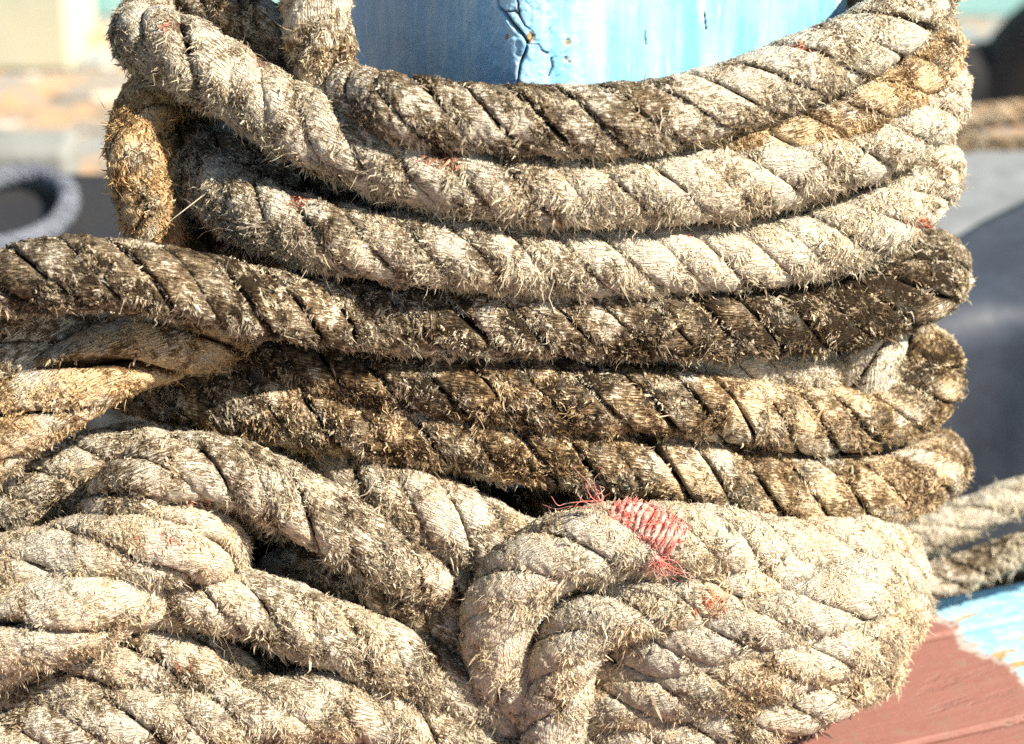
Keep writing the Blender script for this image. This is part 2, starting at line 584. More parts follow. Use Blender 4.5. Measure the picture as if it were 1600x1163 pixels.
# ------------------------------------------------------------------ the blue post
def make_post():
    a = R(29)
    L = 640 * S
    rc = 42 * S
    corner = at(800, 110, -78)
    er = np.array([math.cos(a), math.sin(a), 0])
    el = np.array([-math.sin(a), math.cos(a), 0])
    ztop = at(800, -420, -78)[2]
    zs = np.concatenate([np.linspace(DECK_Z, at(800, 420, -78)[2], 30, endpoint=False),
                         np.linspace(at(800, 420, -78)[2], at(800, -60, -78)[2], 330, endpoint=False), np.linspace(at(800, -60, -78)[2], ztop, 40)])
    # perimeter: arc length measured from the front corner: + to the right, - to the left
    fine = np.linspace(-L + rc, L - rc, 640)
    per, nor = [], []
    for t in fine:
        if t > rc:
            per.append(er * t)
            nor.append(-el)
        elif t < -rc:
            per.append(el * -t)
            nor.append(-er)
        else:
            th = (t / rc + 1) / 2 * math.pi / 2
            c = er * rc + el * rc
            nn = -er * math.cos(th) - el * math.sin(th)
            per.append(c + nn * rc)
            nor.append(nn)
    for corner_c, n0, n1 in ((er * (L - rc) + el * rc, -el, er), (er * (L - rc) + el * (L - rc), er, el), (er * rc + el * (L - rc), el, -er)):
        for th in np.linspace(0, math.pi / 2, 9):
            nn = n0 * math.cos(th) + n1 * math.sin(th)
            per.append(corner_c + nn * rc)
            nor.append(nn)
    per, nor = np.array(per), np.array(nor)
    m, nz = len(per), len(zs)
    V = np.zeros((nz, m, 3))
    V[:] = corner + per[None]
    V[:, :, 2] = zs[:, None]
    NV = np.broadcast_to(nor[None], V.shape)
    depth = (V[..., 1] * cp - V[..., 2] * sp)
    U = 800 + V[..., 0] / depth * FOCUS / S
    W = 581.5 - (V[..., 1] * sp + V[..., 2] * cp) / depth * FOCUS / S
    wob = (vnoise(V, 60, 2) - .5) * 2
    crack = np.zeros((nz, m))
    cracks = [([(768, -60), (776, -10), (780, 10), (793, 25), (806, 42), (818, 55), (824, 66)], 2.6, 8),
              ([(805, -60), (808, 0), (812, 25), (820, 40), (836, 52), (830, 62), (824, 68)], 1.3, 4),
              ([(824, 66), (821, 80), (813, 100), (810, 120), (806, 150), (800, 260)], 1.8, 5),
              ([(824, 68), (842, 70), (848, 80), (856, 84)], 1.2, 3), ([(792, 18), (806, 18), (812, 26)], 1.1, 3),
              ([(836, 54), (862, 52)], .8, 2), ([(865, 20), (878, 28), (890, 34)], .8, 2), ([(1008, 48), (1010, 70)], .9, 2),
              ([(985, -10), (988, 10)], .9, 2), ([(905, 24), (918, 50)], .7, 1.5), ([(862, 92), (864, 104), (858, 120)], 1.6, 3),
              ([(1100, 20), (1103, 46)], .7, 1.5), ([(1210, 5), (1214, 30)], .8, 1.5)]
    flake = np.zeros((nz, m))
    disp = (fnoise(V, 14, 4) - .5) * 9 + (fnoise(V, 95, 9) - .5) * 1.6
    for pl, wd, dp in cracks:
        pl = np.array(pl, float)
        dist = np.full((nz, m), 1e9)
        for p, q in zip(pl[:-1], pl[1:]):
            d = q - p
            t = np.clip(((U - p[0]) * d[0] + (W - p[1]) * d[1]) / (d @ d), 0, 1)
            dist = np.minimum(dist, np.hypot(U - p[0] - t * d[0], W - p[1] - t * d[1]))
        dist = dist + wob * 1.3
        wd = wd * .72
        k = 1 - np.clip((dist - wd * .35) / wd, 0, 1)
        crack = np.maximum(crack, k)
        disp -= k * dp
        if dp > 4:
            disp += np.exp(-((dist - 5) / 5) ** 2) * 1.6       # paint curling up beside the crack
    for (fu, fv_, fa, fb) in ((887, 66, 5, 7), (884, 92, 3, 5), (792, 58, 3, 4), (829, 58, 9, 11), (889, 97, 2.5, 3)):
        r = np.hypot((U - fu) / fa, (W - fv_) / fb) + wob * .35
        k = 1 - np.clip((r - .7) / .35, 0, 1)
        flake = np.maximum(flake, k)
        disp -= k * 2.5
    # blistered paint by the corner
    bl = np.exp(-(((U - 835) / 70) ** 2)) * np.clip((fnoise(V, 130, 21) - .42) * 5, 0, 1)
    disp += bl * 3
    front = np.abs(np.concatenate([fine, np.full(27, 9.)])) < 8
    V = V + NV * (disp * np.where(front, 1, .2) * S)[..., None]
    q = grid_faces(nz, m, True)
    verts = V.reshape(-1, 3)
    loops = q.ravel()
    starts = np.arange(len(q)) * 4
    top = np.arange(m) + (nz - 1) * m
    starts = np.append(starts, len(loops))
    loops = np.concatenate([loops, top])
    n = N('light_blue_paint')
    pos = n('NewGeometry').outputs['Position']
    ck = n.attr('crack').outputs['Fac']
    fl = n.attr('flake').outputs['Fac']
    b = n.noise(n('Mapping', {'Vector': pos, 'Scale': (1, 1, .12)}).outputs[0], 60, 4, .6)
    c = n.mix(n.ss(b, .35, .7), c4(.20, .51, .86), c4(.44, .68, .88))
    sp_ = n.noise(pos, 300, 3, .6)
    c = n.mix(n.math('MULTIPLY', n.ss(sp_, .70, .76), .6), c, c4(.12, .20, .22))
    st = n.noise(pos, 34, 5, .6)
    c = n.mix(n.math('MULTIPLY', n.ss(st, .55, .75), .35), c, c4(.40, .62, .70))
    sc = n.noise(n('Mapping', {'Vector': pos, 'Scale': (130, 130, 22)}).outputs[0], 1.0, 5, .65)
    c = n.mix(n.math('MULTIPLY', n.ss(sc, .58, .68), .5), c, c4(.58, .70, .74))
    c = n.mix(n.math('MULTIPLY', n.ss(sc, .36, .28), .25), c, c4(.16, .36, .52))
    c = n.mix(fl, c, c4(.30, .24, .13))
    c = n.mix(ck, c, c4(.035, .04, .025))
    n.put(n.b.inputs['Base Color'], c)
    n.b.inputs['Roughness'].default_value = .38
    n.put(n.b.inputs['Normal'], n('Bump', {'Height': n.math('ADD', b, n.noise(pos, 60, 4, .6)), 'Strength': .15, 'Distance': .001}).outputs[0])
    base = np.array([corner[0], corner[1] + L * .5, DECK_Z])
    me = build_mesh('mooring_post', verts - base, loops, starts, {'crack': ('FLOAT', crack.ravel()), 'flake': ('FLOAT', flake.ravel())}, n.m)
    o = link('mooring_post', me, loc=Vector(base))
    tag(o, 'square light blue painted wooden post with cracked flaking paint, wrapped by the ropes', 'post')


make_post()


# ------------------------------------------------------------------ ropes round the post
def dw(u):
    return -((u - 820) / 690) ** 2 * 250


G1 = 'rope turns round the post'
G2 = 'slack rope piled below the turns'


def wrap(pts, extra=0):
    return [(p[0], p[1], dw(p[0]) + extra + (p[2] if len(p) > 2 else 0)) + tuple(p[3:]) for p in pts]


# T1: topmost turn, dark grooved in the middle
rope('rope_turn', 'topmost rope turn, dark and grooved, directly under the bare blue post faces',
     [(430, 150, -300), (510, 146, -190)] + wrap([(620, 168, 0, .30), (740, 184, 0, .28), (870, 188, 0, .26), (1000, 183, 0, .22), (1120, 158, 0, .16),
           (1250, 108, 0, .10), (1350, 65, 0, .06)]) + [(1420, 18, -215), (1455, -30, -300), (1440, -70, -420), (1300, -80, -560)],
     rad=54, seed=1, fuzz=.75, wedge=.96, flk=.8, group=G1, warm=.25, smooth=1.0, red=[(1255, 70, 12)])
# A2: wedge turn between
rope('rope_turn', 'tan stained rope turn showing as a narrow wedge under the topmost turn at right',
     wrap([(900, 262, -60), (1040, 250, -45), (1180, 225, -25), (1300, 185, -15), (1390, 140, -8)]) + [(1448, 95, -280), (1440, 60, -400), (1300, 40, -520)],
     rad=52, seed=2, fuzz=.8, group=G1, warm=.9, dirt=.12)
# B
rope('rope_turn', 'shaggy pale rope turn bulging out at top left and crossing over the darker topmost turn',
     [(360, 5, -430), (260, 20, -370), (228, 55, -270), (290, 82, -175), (375, 140, -125, None, 1.5), (480, 200, -70, None, 1.5)] +
     wrap([(600, 248, -4, .12, 1.4), (740, 282, 4, .10, 1.2), (900, 296, 0, .06), (1060, 288, 0, .0), (1200, 268, 0, -.04), (1320, 235, 0, -.06), (1410, 200, 0, -.1)]) +
     [(1455, 165, -250), (1452, 130, -370), (1320, 110, -520)],
     rad=58, seed=3, fuzz=1.1, group=G1, dirt=.12, warm=.2, long_f=1.05, smooth=1.0, red=[(690, 240, 16), (405, 88, 12), (270, 40, 8)])
# C
rope('rope_turn', 'pale shaggy rope turn with the palest smooth strands at right, lying on the dark turns',
     [(450, 230, -430), (350, 225, -380), (322, 264, -220), (385, 322, -75, .2, 1.5), (480, 358, -12, .2, 1.5)] +
     wrap([(600, 384, 38, .2, 1.5), (740, 398, 20, .18, 1.3), (880, 404, 0, .08), (1020, 404, 0, -.02), (1160, 396, 0, -.08), (1290, 372, 0, -.12), (1390, 335, 0, -.1)]) +
     [(1440, 290, -245), (1445, 250, -360), (1320, 230, -520)],
     rad=56, seed=4, fuzz=1.1, group=G1, dirt=.15, warm=.2, long_f=1.05, smooth=1.0, red=[(465, 300, 16), (1085, 362, 18), (1440, 350, 8), (1400, 345, 8)])
# D
rope('rope_turn', 'long dark rope turn running from the left edge, blackest and smooth at its right end',
     [(-90, 600, -60), (-55, 520, 10), (10, 447, 60), (90, 424, 85), (180, 427, 95), (300, 447, 80, .46), (420, 475, 55, .48)] +  # left end's dirt raised, partly standing in for shade on its lower half
     wrap([(560, 494, 25, .44), (700, 500, 10, .38), (850, 503, 0, .40), (1000, 506, 0, .42), (1150, 504, 0, .62), (1280, 495, 0, .9), (1380, 475, 0, .8)]) +
     [(1450, 445, -215), (1458, 410, -330), (1340, 390, -500)],
     rad=56, seed=5, wedge=.96, flk=.78, fuzz=1.0, group=G1, dirt=.46, warm=.3, smooth=1.0)
# E
rope('rope_turn', 'dark brown rope turn whose right end bends sharply up and back over the gap',
     [(120, 515, -160), (220, 545, -125), (330, 563, -100, .5)] +
     wrap([(450, 580, 5, .5), (600, 598, 0, .54), (750, 604, 0, .5), (900, 612, 0, .46), (1050, 622, 0, .38), (1180, 642, 0, .18), (1290, 656, 0, .2), (1380, 645, 10, .2)]) +
     [(1448, 608, -215), (1452, 565, -300), (1400, 545, -400), (1250, 540, -460)],
     rad=56, seed=6, wedge=.96, flk=.78, fuzz=.8, group=G1, dirt=.36, warm=.75, smooth=1.0)
# F
rope('rope_turn', 'lowest dark rope turn, tan stained, its round right end above the pale ropes behind',
     [(150, 570, -170), (240, 600, -125), (350, 622, -45, .4)] +
     wrap([(480, 646, 32, .3), (620, 670, 18, .36), (760, 690, 6, .36), (900, 710, 0, .36), (1050, 734, 5, .26), (1180, 755, 14, .26), (1290, 766, 25, .26), (1380, 762, 30, .2)]) +
     [(1446, 742, -185), (1458, 715, -320), (1340, 680, -480)],
     rad=59, seed=7, wedge=.96, flk=.78, fuzz=.9, group=G1, dirt=.27, warm=.75, smooth=.9)
# pieces showing through the gap between D and E
rope('rope_turn', 'grey inner rope piece filling the gap between two dark turns at right',
     wrap([(1020, 574, -55), (1130, 573, -38), (1230, 575, -32), (1278, 578, -40)]) + [(1300, 590, -260)], rad=42, seed=8, fuzz=1.2, group=G1, dirt=.0, warm=.1, step=3)
rope('rope_turn', 'grey upright rope stub between the dark turns, beside the up-bent end at right',
     [(1350, 690, -230), (1350, 630, -200), (1352, 588, -180), (1358, 545, -195), (1370, 500, -250)], rad=56, seed=9, fuzz=1.3, group=G1, dirt=.05, warm=.1, step=3)

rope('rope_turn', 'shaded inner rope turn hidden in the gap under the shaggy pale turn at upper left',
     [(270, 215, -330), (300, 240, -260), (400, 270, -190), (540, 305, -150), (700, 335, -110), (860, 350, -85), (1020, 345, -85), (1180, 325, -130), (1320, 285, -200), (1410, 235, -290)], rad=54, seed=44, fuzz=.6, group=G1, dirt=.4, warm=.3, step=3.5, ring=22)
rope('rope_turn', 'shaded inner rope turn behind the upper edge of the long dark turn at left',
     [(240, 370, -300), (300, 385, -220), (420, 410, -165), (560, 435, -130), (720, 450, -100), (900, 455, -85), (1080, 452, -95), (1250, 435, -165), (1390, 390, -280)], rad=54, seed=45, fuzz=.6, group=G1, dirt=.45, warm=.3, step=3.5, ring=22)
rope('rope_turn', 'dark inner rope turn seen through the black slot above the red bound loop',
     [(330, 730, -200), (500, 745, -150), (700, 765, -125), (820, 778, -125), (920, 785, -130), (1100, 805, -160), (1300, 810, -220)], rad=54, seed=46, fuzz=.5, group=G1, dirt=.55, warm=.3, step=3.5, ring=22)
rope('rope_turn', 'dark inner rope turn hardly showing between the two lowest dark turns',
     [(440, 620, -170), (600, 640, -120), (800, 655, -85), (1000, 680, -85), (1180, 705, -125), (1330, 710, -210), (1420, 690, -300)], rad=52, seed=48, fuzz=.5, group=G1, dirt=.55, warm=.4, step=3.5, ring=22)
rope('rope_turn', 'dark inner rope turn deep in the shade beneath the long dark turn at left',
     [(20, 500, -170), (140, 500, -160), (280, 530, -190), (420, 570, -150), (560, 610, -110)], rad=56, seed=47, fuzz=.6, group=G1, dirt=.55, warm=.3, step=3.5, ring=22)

# upper left, behind
G3 = 'ropes hanging behind the turns at upper left'
rope('rope_bight', 'brown rope arching behind the shaggy top turn at upper left',
     [(250, 60, -420), (310, 25, -330), (375, 25, -280), (420, 60, -270), (450, 130, -290), (460, 240, -330)], rad=48, seed=10, fuzz=.9, group=G3, dirt=.28, warm=.5, cat='rope')
rope('rope_bight', 'upright rope hanging against the shaded left face of the blue post',
     [(500, -120, -260), (496, -50, -200), (496, 20, -175), (503, 90, -170), (515, 180, -200)], rad=54, seed=11, fuzz=.6, group=G3, dirt=.18, warm=.45)
rope('rope_bight', 'rusty tan rope bending down at far left under the top turn',
     [(330, 140, -330), (265, 140, -270), (222, 180, -190), (210, 250, -130), (225, 320, -120), (250, 400, -150)], rad=48, seed=12, fuzz=1.2, group=G3, dirt=.12, warm=1.2)
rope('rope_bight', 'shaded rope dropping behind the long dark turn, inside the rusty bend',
     [(330, 180, -380), (295, 230, -320), (285, 310, -300), (300, 390, -300), (330, 470, -310)], rad=46, seed=13, fuzz=.9, group=G3, dirt=.32, warm=.5)

# left middle
rope('rope_bight', 'tan rope slanting from the dark turns down to the left edge',
     [(390, 510, -120), (280, 530, -20), (180, 558, 40), (90, 610, 80), (0, 670, 110), (-80, 740, 130)], rad=62, seed=14, wedge=.9, tw=.6, flk=.7, fuzz=.4, group=G2, dirt=.08, warm=1.0, smooth=.9, phase=1.0)
rope('rope_bight', 'short rope end at the left edge above the slanting tan rope',
     [(200, 470, -90), (110, 508, -20), (40, 548, 30), (-40, 605, 60)], rad=50, seed=15, fuzz=.9, group=G2, dirt=.25, warm=.5)

# lower pile
rope('rope_bight', 'fuzzy rope arching up from the left edge and behind a second arch',
     [(-80, 865, 10), (-20, 818, 15), (60, 770, 10), (140, 730, 5), (225, 714, 0), (330, 740, -10), (460, 800, 0)], rad=56, seed=16, fuzz=1.3, group=G2, dirt=.16, warm=.5)
rope('rope_bight', 'greyish rope arch running down to the right over the black hole in the pile',
     [(130, 910, 60), (160, 830, 100), (212, 758, 125), (290, 728, 118), (370, 740, 110), (450, 778, 105), (540, 828, 95), (630, 875, 85), (730, 930, 60)],
     rad=54, seed=17, fuzz=1.1, group=G2, dirt=.2, warm=.3, red=[(310, 770, 14)])
rope('rope_bight', 'pale rope slanting from under the lowest dark turn to the red bound loop',
     [(400, 640, -190), (480, 700, -110), (570, 757, 5), (670, 800, 50), (760, 842, 55), (860, 890, 50)], rad=60, seed=18, fuzz=1.1, group=G2, dirt=.14, warm=.45, long_f=1.05)
rope('rope_bight', 'short rope bend with pale rounded tip left of the black hole',
     [(-120, 935, 150), (-30, 908, 158), (80, 880, 162), (190, 855, 165), (270, 845, 160), (318, 850, 135), (335, 880, 70), (300, 915, 0), (220, 925, -60)], rad=62, seed=19, tw=.6, wedge=.8, fuzz=1.0, group=G2, dirt=-.08, warm=.4, red=[(250, 845, 16), (300, 815, 8)])
rope('rope_bight', 'broad pale rope at the lower left corner with a dark seam beneath it',
     [(-130, 1040, 215), (-40, 1010, 222), (60, 970, 220), (140, 940, 205), (205, 918, 140), (235, 925, 70), (240, 970, 0)], rad=74, seed=20, tw=.6, wedge=.8, fuzz=.8, group=G2, dirt=-.08, warm=.5)
rope('rope_bight', 'low pale rope hump beneath the seam at lower left',
     [(-60, 1165, 150), (40, 1100, 155), (130, 1058, 158), (230, 1040, 160), (320, 1052, 155), (370, 1085, 130), (380, 1140, 60)], rad=62, seed=21, tw=.75, fuzz=.9, group=G2, dirt=.12, warm=.4, red=[(290, 1040, 10)])
rope('rope_bight', 'very shaggy whitish rope slanting down through the middle of the pile',
     [(150, 930, 40), (235, 925, 110), (330, 938, 140), (430, 960, 145), (530, 995, 140), (640, 1040, 130), (740, 1085, 110), (840, 1130, 80)], rad=56, seed=22, fuzz=1.6, group=G2, dirt=.12, warm=.25, long_f=1.05, red=[(330, 900, 14)])
rope('rope_bight', 'brown shaded rope under the arch, left of the red bound loop',
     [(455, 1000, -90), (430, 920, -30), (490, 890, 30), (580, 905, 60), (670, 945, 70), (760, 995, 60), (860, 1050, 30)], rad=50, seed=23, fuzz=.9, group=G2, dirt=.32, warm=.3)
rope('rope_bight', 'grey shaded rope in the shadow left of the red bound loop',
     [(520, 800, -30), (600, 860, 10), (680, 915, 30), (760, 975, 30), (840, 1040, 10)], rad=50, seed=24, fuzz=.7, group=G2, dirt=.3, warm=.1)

rope('rope_bight', 'added rope coloured black for the shade deep in the hole at the middle left of the pile',
     [(200, 850, -40), (310, 850, -70), (420, 868, -80), (540, 905, -70), (640, 950, -60)], rad=58, seed=50, fuzz=.4, group=G2, dirt=.95, warm=0, step=3.5, ring=22)  # added rope, darkened to stand in for the shade in the hole

# J: the loop with the red whipping
_, J = rope('bound_rope_loop', 'pale rope loop at bottom centre with red twine bound round one strand',
     [(1400, 890, -150), (1310, 878, -40), (1200, 860, 50), (1100, 846, 95), (1000, 845, 115), (900, 860, 128), (820, 898, 132), (775, 965, 135), (785, 1040, 125), (850, 1085, 90), (930, 1090, 50), (1010, 1060, 20)],
     rad=60, seed=25, fuzz=.9, dirt=-.10, warm=.35, long_f=1.05, phase=2.2, group=None)
rope('rope_turn', 'pale rope turn emerging under the lowest dark turn at the right edge of the pile',
     [(1090, 900, -40), (1180, 880, -10), (1280, 862, 0), (1360, 858, -50), (1394, 866, -150), (1370, 860, -270)], rad=54, seed=49, fuzz=1.0, group=G2, dirt=-.08, warm=.45, red=[(1330, 850, 8)])
rope('rope_bight', 'pale rope arching inside the red bound loop and dropping at bottom centre',
     [(1300, 880, -60), (1240, 905, 60), (1160, 922, 105), (1080, 936, 125), (1000, 946, 138), (925, 970, 148), (885, 1025, 153), (872, 1100, 158), (868, 1190, 160)],
     rad=56, seed=26, fuzz=1.0, group=G2, dirt=-.08, warm=.45, red=[(1110, 940, 16), (1330, 880, 10)])
rope('rope_bight', 'smooth pale rope with plump strands rising to the right edge of the pile',
     [(930, 1050, 60), (1010, 1024, 118), (1120, 992, 142), (1240, 960, 132), (1330, 925, 85), (1390, 900, -30), (1396, 890, -140), (1330, 880, -240)],
     rad=58, seed=27, fuzz=.6, group=G2, dirt=-.12, warm=.3, smooth=1.0, wedge=.5, red=[(1420, 860, 8)])
rope('rope_bight', 'frayed pale rope at the lower right above the red boards',
     [(900, 1110, 100), (1000, 1088, 142), (1120, 1062, 158), (1230, 1032, 150), (1330, 998, 105), (1392, 962, 0), (1396, 940, -110), (1340, 920, -220)],
     rad=58, seed=28, fuzz=1.3, group=G2, dirt=-.08, warm=.5, red=[(1310, 1010, 10)])
rope('rope_bight', 'lowest pale rope along the bottom right of the pile',
     [(880, 1180, 120), (1000, 1158, 155), (1120, 1132, 165), (1230, 1100, 150), (1320, 1062, 100), (1368, 1030, 0), (1360, 1000, -100)], rad=54, seed=29, fuzz=1.2, group=G2, dirt=.06, warm=.5)
rope('rope_bight', 'lowest rope along the bottom left of the pile',
     [(-80, 1200, 200), (80, 1150, 215), (220, 1120, 215), (360, 1120, 200), (500, 1100, 170), (620, 1120, 150), (760, 1180, 130), (850, 1230, 110)], rad=58, seed=30, fuzz=1.1, group=G2, dirt=.14, warm=.4)
rope('rope_bight', 'brown rope in the shaded gap under the shaggy slanting rope',
     [(340, 1010, 40), (430, 1035, 80), (530, 1070, 95), (640, 1110, 90), (760, 1160, 80)], rad=48, seed=31, fuzz=1.1, group=G2, dirt=.45, warm=.5)  # dirt raised to stand in for shade under the shaggy rope

# taut ropes leading away at right
tr = dict(fuzz=.5, group='taut ropes leading away at right', step=4, ring=26, wedge=.75)
rope('mooring_line', 'upper pale rope leading off to the right behind the pile', [(1180, 925, -420), (1300, 890, -440), (1430, 838, -470), (1530, 800, -500), (1640, 757, -530), (1850, 680, -580)],
     rad=36, seed=32, dirt=-.2, warm=.2, tw=.55, **tr)
rope('mooring_line', 'lower greyer rope leading off to the right over the dark gap', [(1180, 1000, -350), (1300, 952, -365), (1430, 917, -390), (1530, 882, -420), (1640, 842, -450), (1850, 765, -500)],
     rad=33, seed=33, dirt=.25, warm=.1, tw=.8, **tr)


# ------------------------------------------------------------------ red whipping on the bound loop
def tube(P, rad, seg=8):
    P = np.asarray(P, float)
    T, Nn, Bn = frames(P)
    ph = np.linspace(0, 2 * math.pi, seg, endpoint=False)
    r = rad if np.ndim(rad) else np.full(len(P), rad)
    V = P[:, None] + (np.cos(ph)[None, :, None] * Nn[:, None] + np.sin(ph)[None, :, None] * Bn[:, None]) * np.asarray(r)[:, None, None]
    return V.reshape(-1, 3), grid_faces(len(P), seg, True)


def whipping():
    n = N('red_twine')
    pos = n('NewGeometry').outputs['Position']
    a = n.noise(pos, 500, 3, .6)
    b = n.noise(pos, 120, 3, .6)
    c = n.mix(n.ss(a, .35, .7), c4(.50, .085, .065), c4(.66, .27, .21))
    c = n.mix(n.math('MULTIPLY', n.ss(b, .40, .62), .7), c, c4(.66, .50, .42))
    n.put(n.b.inputs['Base Color'], c)
    n.b.inputs['Roughness'].default_value = .8
    n.put(n.b.inputs['Normal'], n('Bump', {'Height': a, 'Strength': .6, 'Distance': .0008}).outputs[0])
    root = bpy.data.objects['bound_rope_loop']
    base = J['base']
    # the strand lying nearest the viewer at (1003, 838)
    best = None
    for k, SC in enumerate(J['strands']):
        dep = SC[:, 1] * cp - SC[:, 2] * sp
        u = 800 + SC[:, 0] / dep * FOCUS / S
        v = 581.5 - (SC[:, 1] * sp + SC[:, 2] * cp) / dep * FOCUS / S
        sc = np.hypot(u - 1003, v - 842) + (dep - dep.min()) / S * .0
        front = np.where((SC - J['C'])[:, 1] < 0, sc, 1e9)
        i = int(front.argmin())
        if best is None or front[i] < best[0]:
            best = (front[i], k, i)
    _, k, i0 = best
    SC = J['strands'][k]
    L = np.concatenate([[0], np.cumsum(np.linalg.norm(np.diff(SC, axis=0), axis=1))])
    half = 49 * S
    turns = 11
    t = np.linspace(-half, half, turns * 40)
    ctr = np.stack([np.interp(L[i0] + t, L, SC[:, q]) for q in range(3)], 1)
    T, Nn, Bn = frames(ctr)
    th = np.linspace(0, turns * 2 * math.pi, len(t))
    th2 = th + .10 * np.sin(th * 3) + .5 * (vnoise(ctr, 120, 4.) - .5)
    Rr = .58 * 60 * S
    er = ctr - np.stack([np.interp(np.interp(L[i0] + t, L, J['s']), J['s'], J['C'][:, q]) for q in range(3)], 1)
    out = unit(er)
    e1 = unit(out - T * (out * T).sum(1, keepdims=True))
    e2 = np.cross(T, e1)
    P = ctr + e1 * (np.cos(th2) * .45 * 60 * S)[:, None] + e2 * (np.sin(th2) * .50 * 60 * S)[:, None]
    V, F = tube(P, 4.9 * S * (1 + .3 * (vnoise(P, 300, 3.) - .5)), 9)
    V = V + (np.stack([vnoise(V, 900, q * 5.) for q in range(3)], 1) - .5) * 3.2 * S + (np.stack([vnoise(V, 220, q * 9.) for q in range(3)], 1) - .5) * 4 * S
    rg = np.random.default_rng(8)
    VV, FF = [V], [F]
    o = len(V)
    Tp = unit(np.gradient(P, axis=0))
    for q in range(900):
        i = int(rg.integers(2, len(P) - 2))
        ro = unit(P[i] - ctr[i])
        b0 = P[i] + ro * 4.2 * S + rg.normal(0, 1.5 * S, 3)
        dd = unit(Tp[i] * rg.choice([-1, 1]) + rg.normal(0, .45, 3) + ro * .25)
        l = rg.uniform(5, 13) * S
        v_, f_ = tube([b0, b0 + dd * l * .5 + ro * S, b0 + dd * l + rg.normal(0, 1.5 * S, 3)], np.array([.8, .7, .35]) * S * rg.uniform(.7, 1.2), 4)
        VV.append(v_)
        FF.append(f_ + o)
        o += len(v_)
    V, F = np.vstack(VV), np.vstack(FF)
    me = build_mesh('whipping', V - base, F.ravel(), np.arange(len(F)) * 4, {}, n.m)
    wo = link('whipping', me, root)
    wo['label'] = 'faded red twine bound tightly round one strand'
    # frayed ends
    rng = np.random.default_rng(5)
    for start, spread, cnt, curls in (((935, 786, 150), [(900, 735), (905, 752), (858, 790), (868, 770), (930, 735), (940, 758), (948, 772), (915, 775)], 15, 1.0),
                                      ((1022, 872, 190), [(1045, 905), (1075, 905), (1060, 890), (1020, 912), (1010, 900), (1035, 915), (1090, 908)], 30, .8)):
        VV, FF, o = [], [], 0
        p0 = at(*start)
        for j in range(cnt):
            tu, tv = spread[j % len(spread)]
            f = rng.uniform(.35, 1.05) if j >= len(spread) else 1.0
            e = at(start[0] + (tu - start[0]) * f + rng.normal(0, 6), start[1] + (tv - start[1]) * f + rng.normal(0, 5), start[2] + rng.normal(4, 7))
            mid = (p0 + e) / 2 + rng.normal(0, 7 * S * curls, 3)
            mid2 = (mid + e) / 2 + rng.normal(0, 5 * S * curls, 3)
            st = p0 + rng.normal(0, 5 * S, 3)
            c_, _ = spline([st, mid, mid2, e], 3 * S)
            v_, f_ = tube(c_, np.linspace(1.0, .5, len(c_)) * S * rng.uniform(.55, 1.0), 5)
            VV.append(v_)
            FF.append(f_ + o)
            o += len(v_)
        FF = np.vstack(FF)
        me = build_mesh('frayed_end', np.vstack(VV) - base, FF.ravel(), np.arange(len(FF)) * 4, {}, n.m)
        link('frayed_end', me, wo)


whipping()

# ------------------------------------------------------------------ behind: bulwark, boxes, rope, fenders
# bulwark
bm = paint_mat('aqua_bulwark_paint', (.30, .55, .55), (.16, .34, .36), None, 3, .5, .6)
b = prism([(-6, 3.9), (6, 3.9), (6, 4.0), (-6, 4.0)], DECK_Z, DECK_Z + .8)
cap = prism([(-6, 3.84), (6, 3.84), (6, 4.06), (-6, 4.06)], DECK_Z + .803, DECK_Z + .86)
bw = bpy.data.objects.new('bulwark', None)
col.objects.link(bw)
bw.location = (0, 3.95, DECK_Z)
poly_obj('side_board', b, bm, None, .004).parent = bw
poly_obj('rail_cap', cap, bm, None, .01).parent = bw
for ch in bw.children:
    ch.matrix_parent_inverse = __import__('mathutils').Matrix.Translation((0, -3.95, -DECK_Z))
tag(bw, 'faded aqua painted bulwark along the far side of the deck', 'bulwark')


def box_thing(name, label, cat, x0, x1, y0, y1, z0, z1, mat, lid=None, bevel=.01):
    root = link(name, None, loc=((x0 + x1) / 2, (y0 + y1) / 2, z0))
    o = poly_obj('body', prism([(x0, y0), (x1, y0), (x1, y1), (x0, y1)], z0, z1), mat, None, bevel)
    o.data.transform(__import__('mathutils').Matrix.Translation(-Vector(root.location)))
    o.parent = root
    if lid:
        e, th, lm = lid
        q = poly_obj('lid', prism([(x0 - e, y0 - e), (x1 + e, y0 - e), (x1 + e, y1 + e), (x0 - e, y1 + e)], z1 + .002, z1 + th), lm, None, bevel)
        q.data.transform(__import__('mathutils').Matrix.Translation(-Vector(root.location)))
        q.parent = root
    tag(root, label, cat)
    return root


cream = paint_mat('cream_paint', (.55, .54, .40), (.42, .50, .42), None, 5, .5, .5)
p = at_y(140, 74, 3.6)
q0 = at_y(-40, 74, 3.6)
box_thing('deck_locker', 'cream painted locker by the aqua bulwark at far upper left', 'locker', -1.5, p[0] - .03, 3.62, 3.86, DECK_Z, DECK_Z + .5, cream, (.012, .03, cream))
greyw = paint_mat('grey_weathered_wood', (.26, .27, .25), (.15, .15, .14), None, 14, .85, .7)
x1 = at_y(112, 300, 2.85)[0]
box_thing('fish_box', 'grey weathered box standing on the deck at left', 'box', -1.5, x1, 2.84, 2.93, DECK_Z, at_y(50, 238, 2.84)[2], greyw)
dark = paint_mat('dark_rubber_and_shade', (.018, .019, .024), (.03, .028, .026), None, 12, .7, .5)
zt = at_y(50, 330, 2.45)[2] - .012
box_thing('low_hatch', 'dark low hatch under the blue grey rope loop at left', 'hatch', -1.3, at_y(200, 330, 2.3)[0], 2.2, 2.56, DECK_Z, zt, dark, (.008, .01, dark))
cx, cy, cz = at_y(12, 314, 2.42)
loop = []
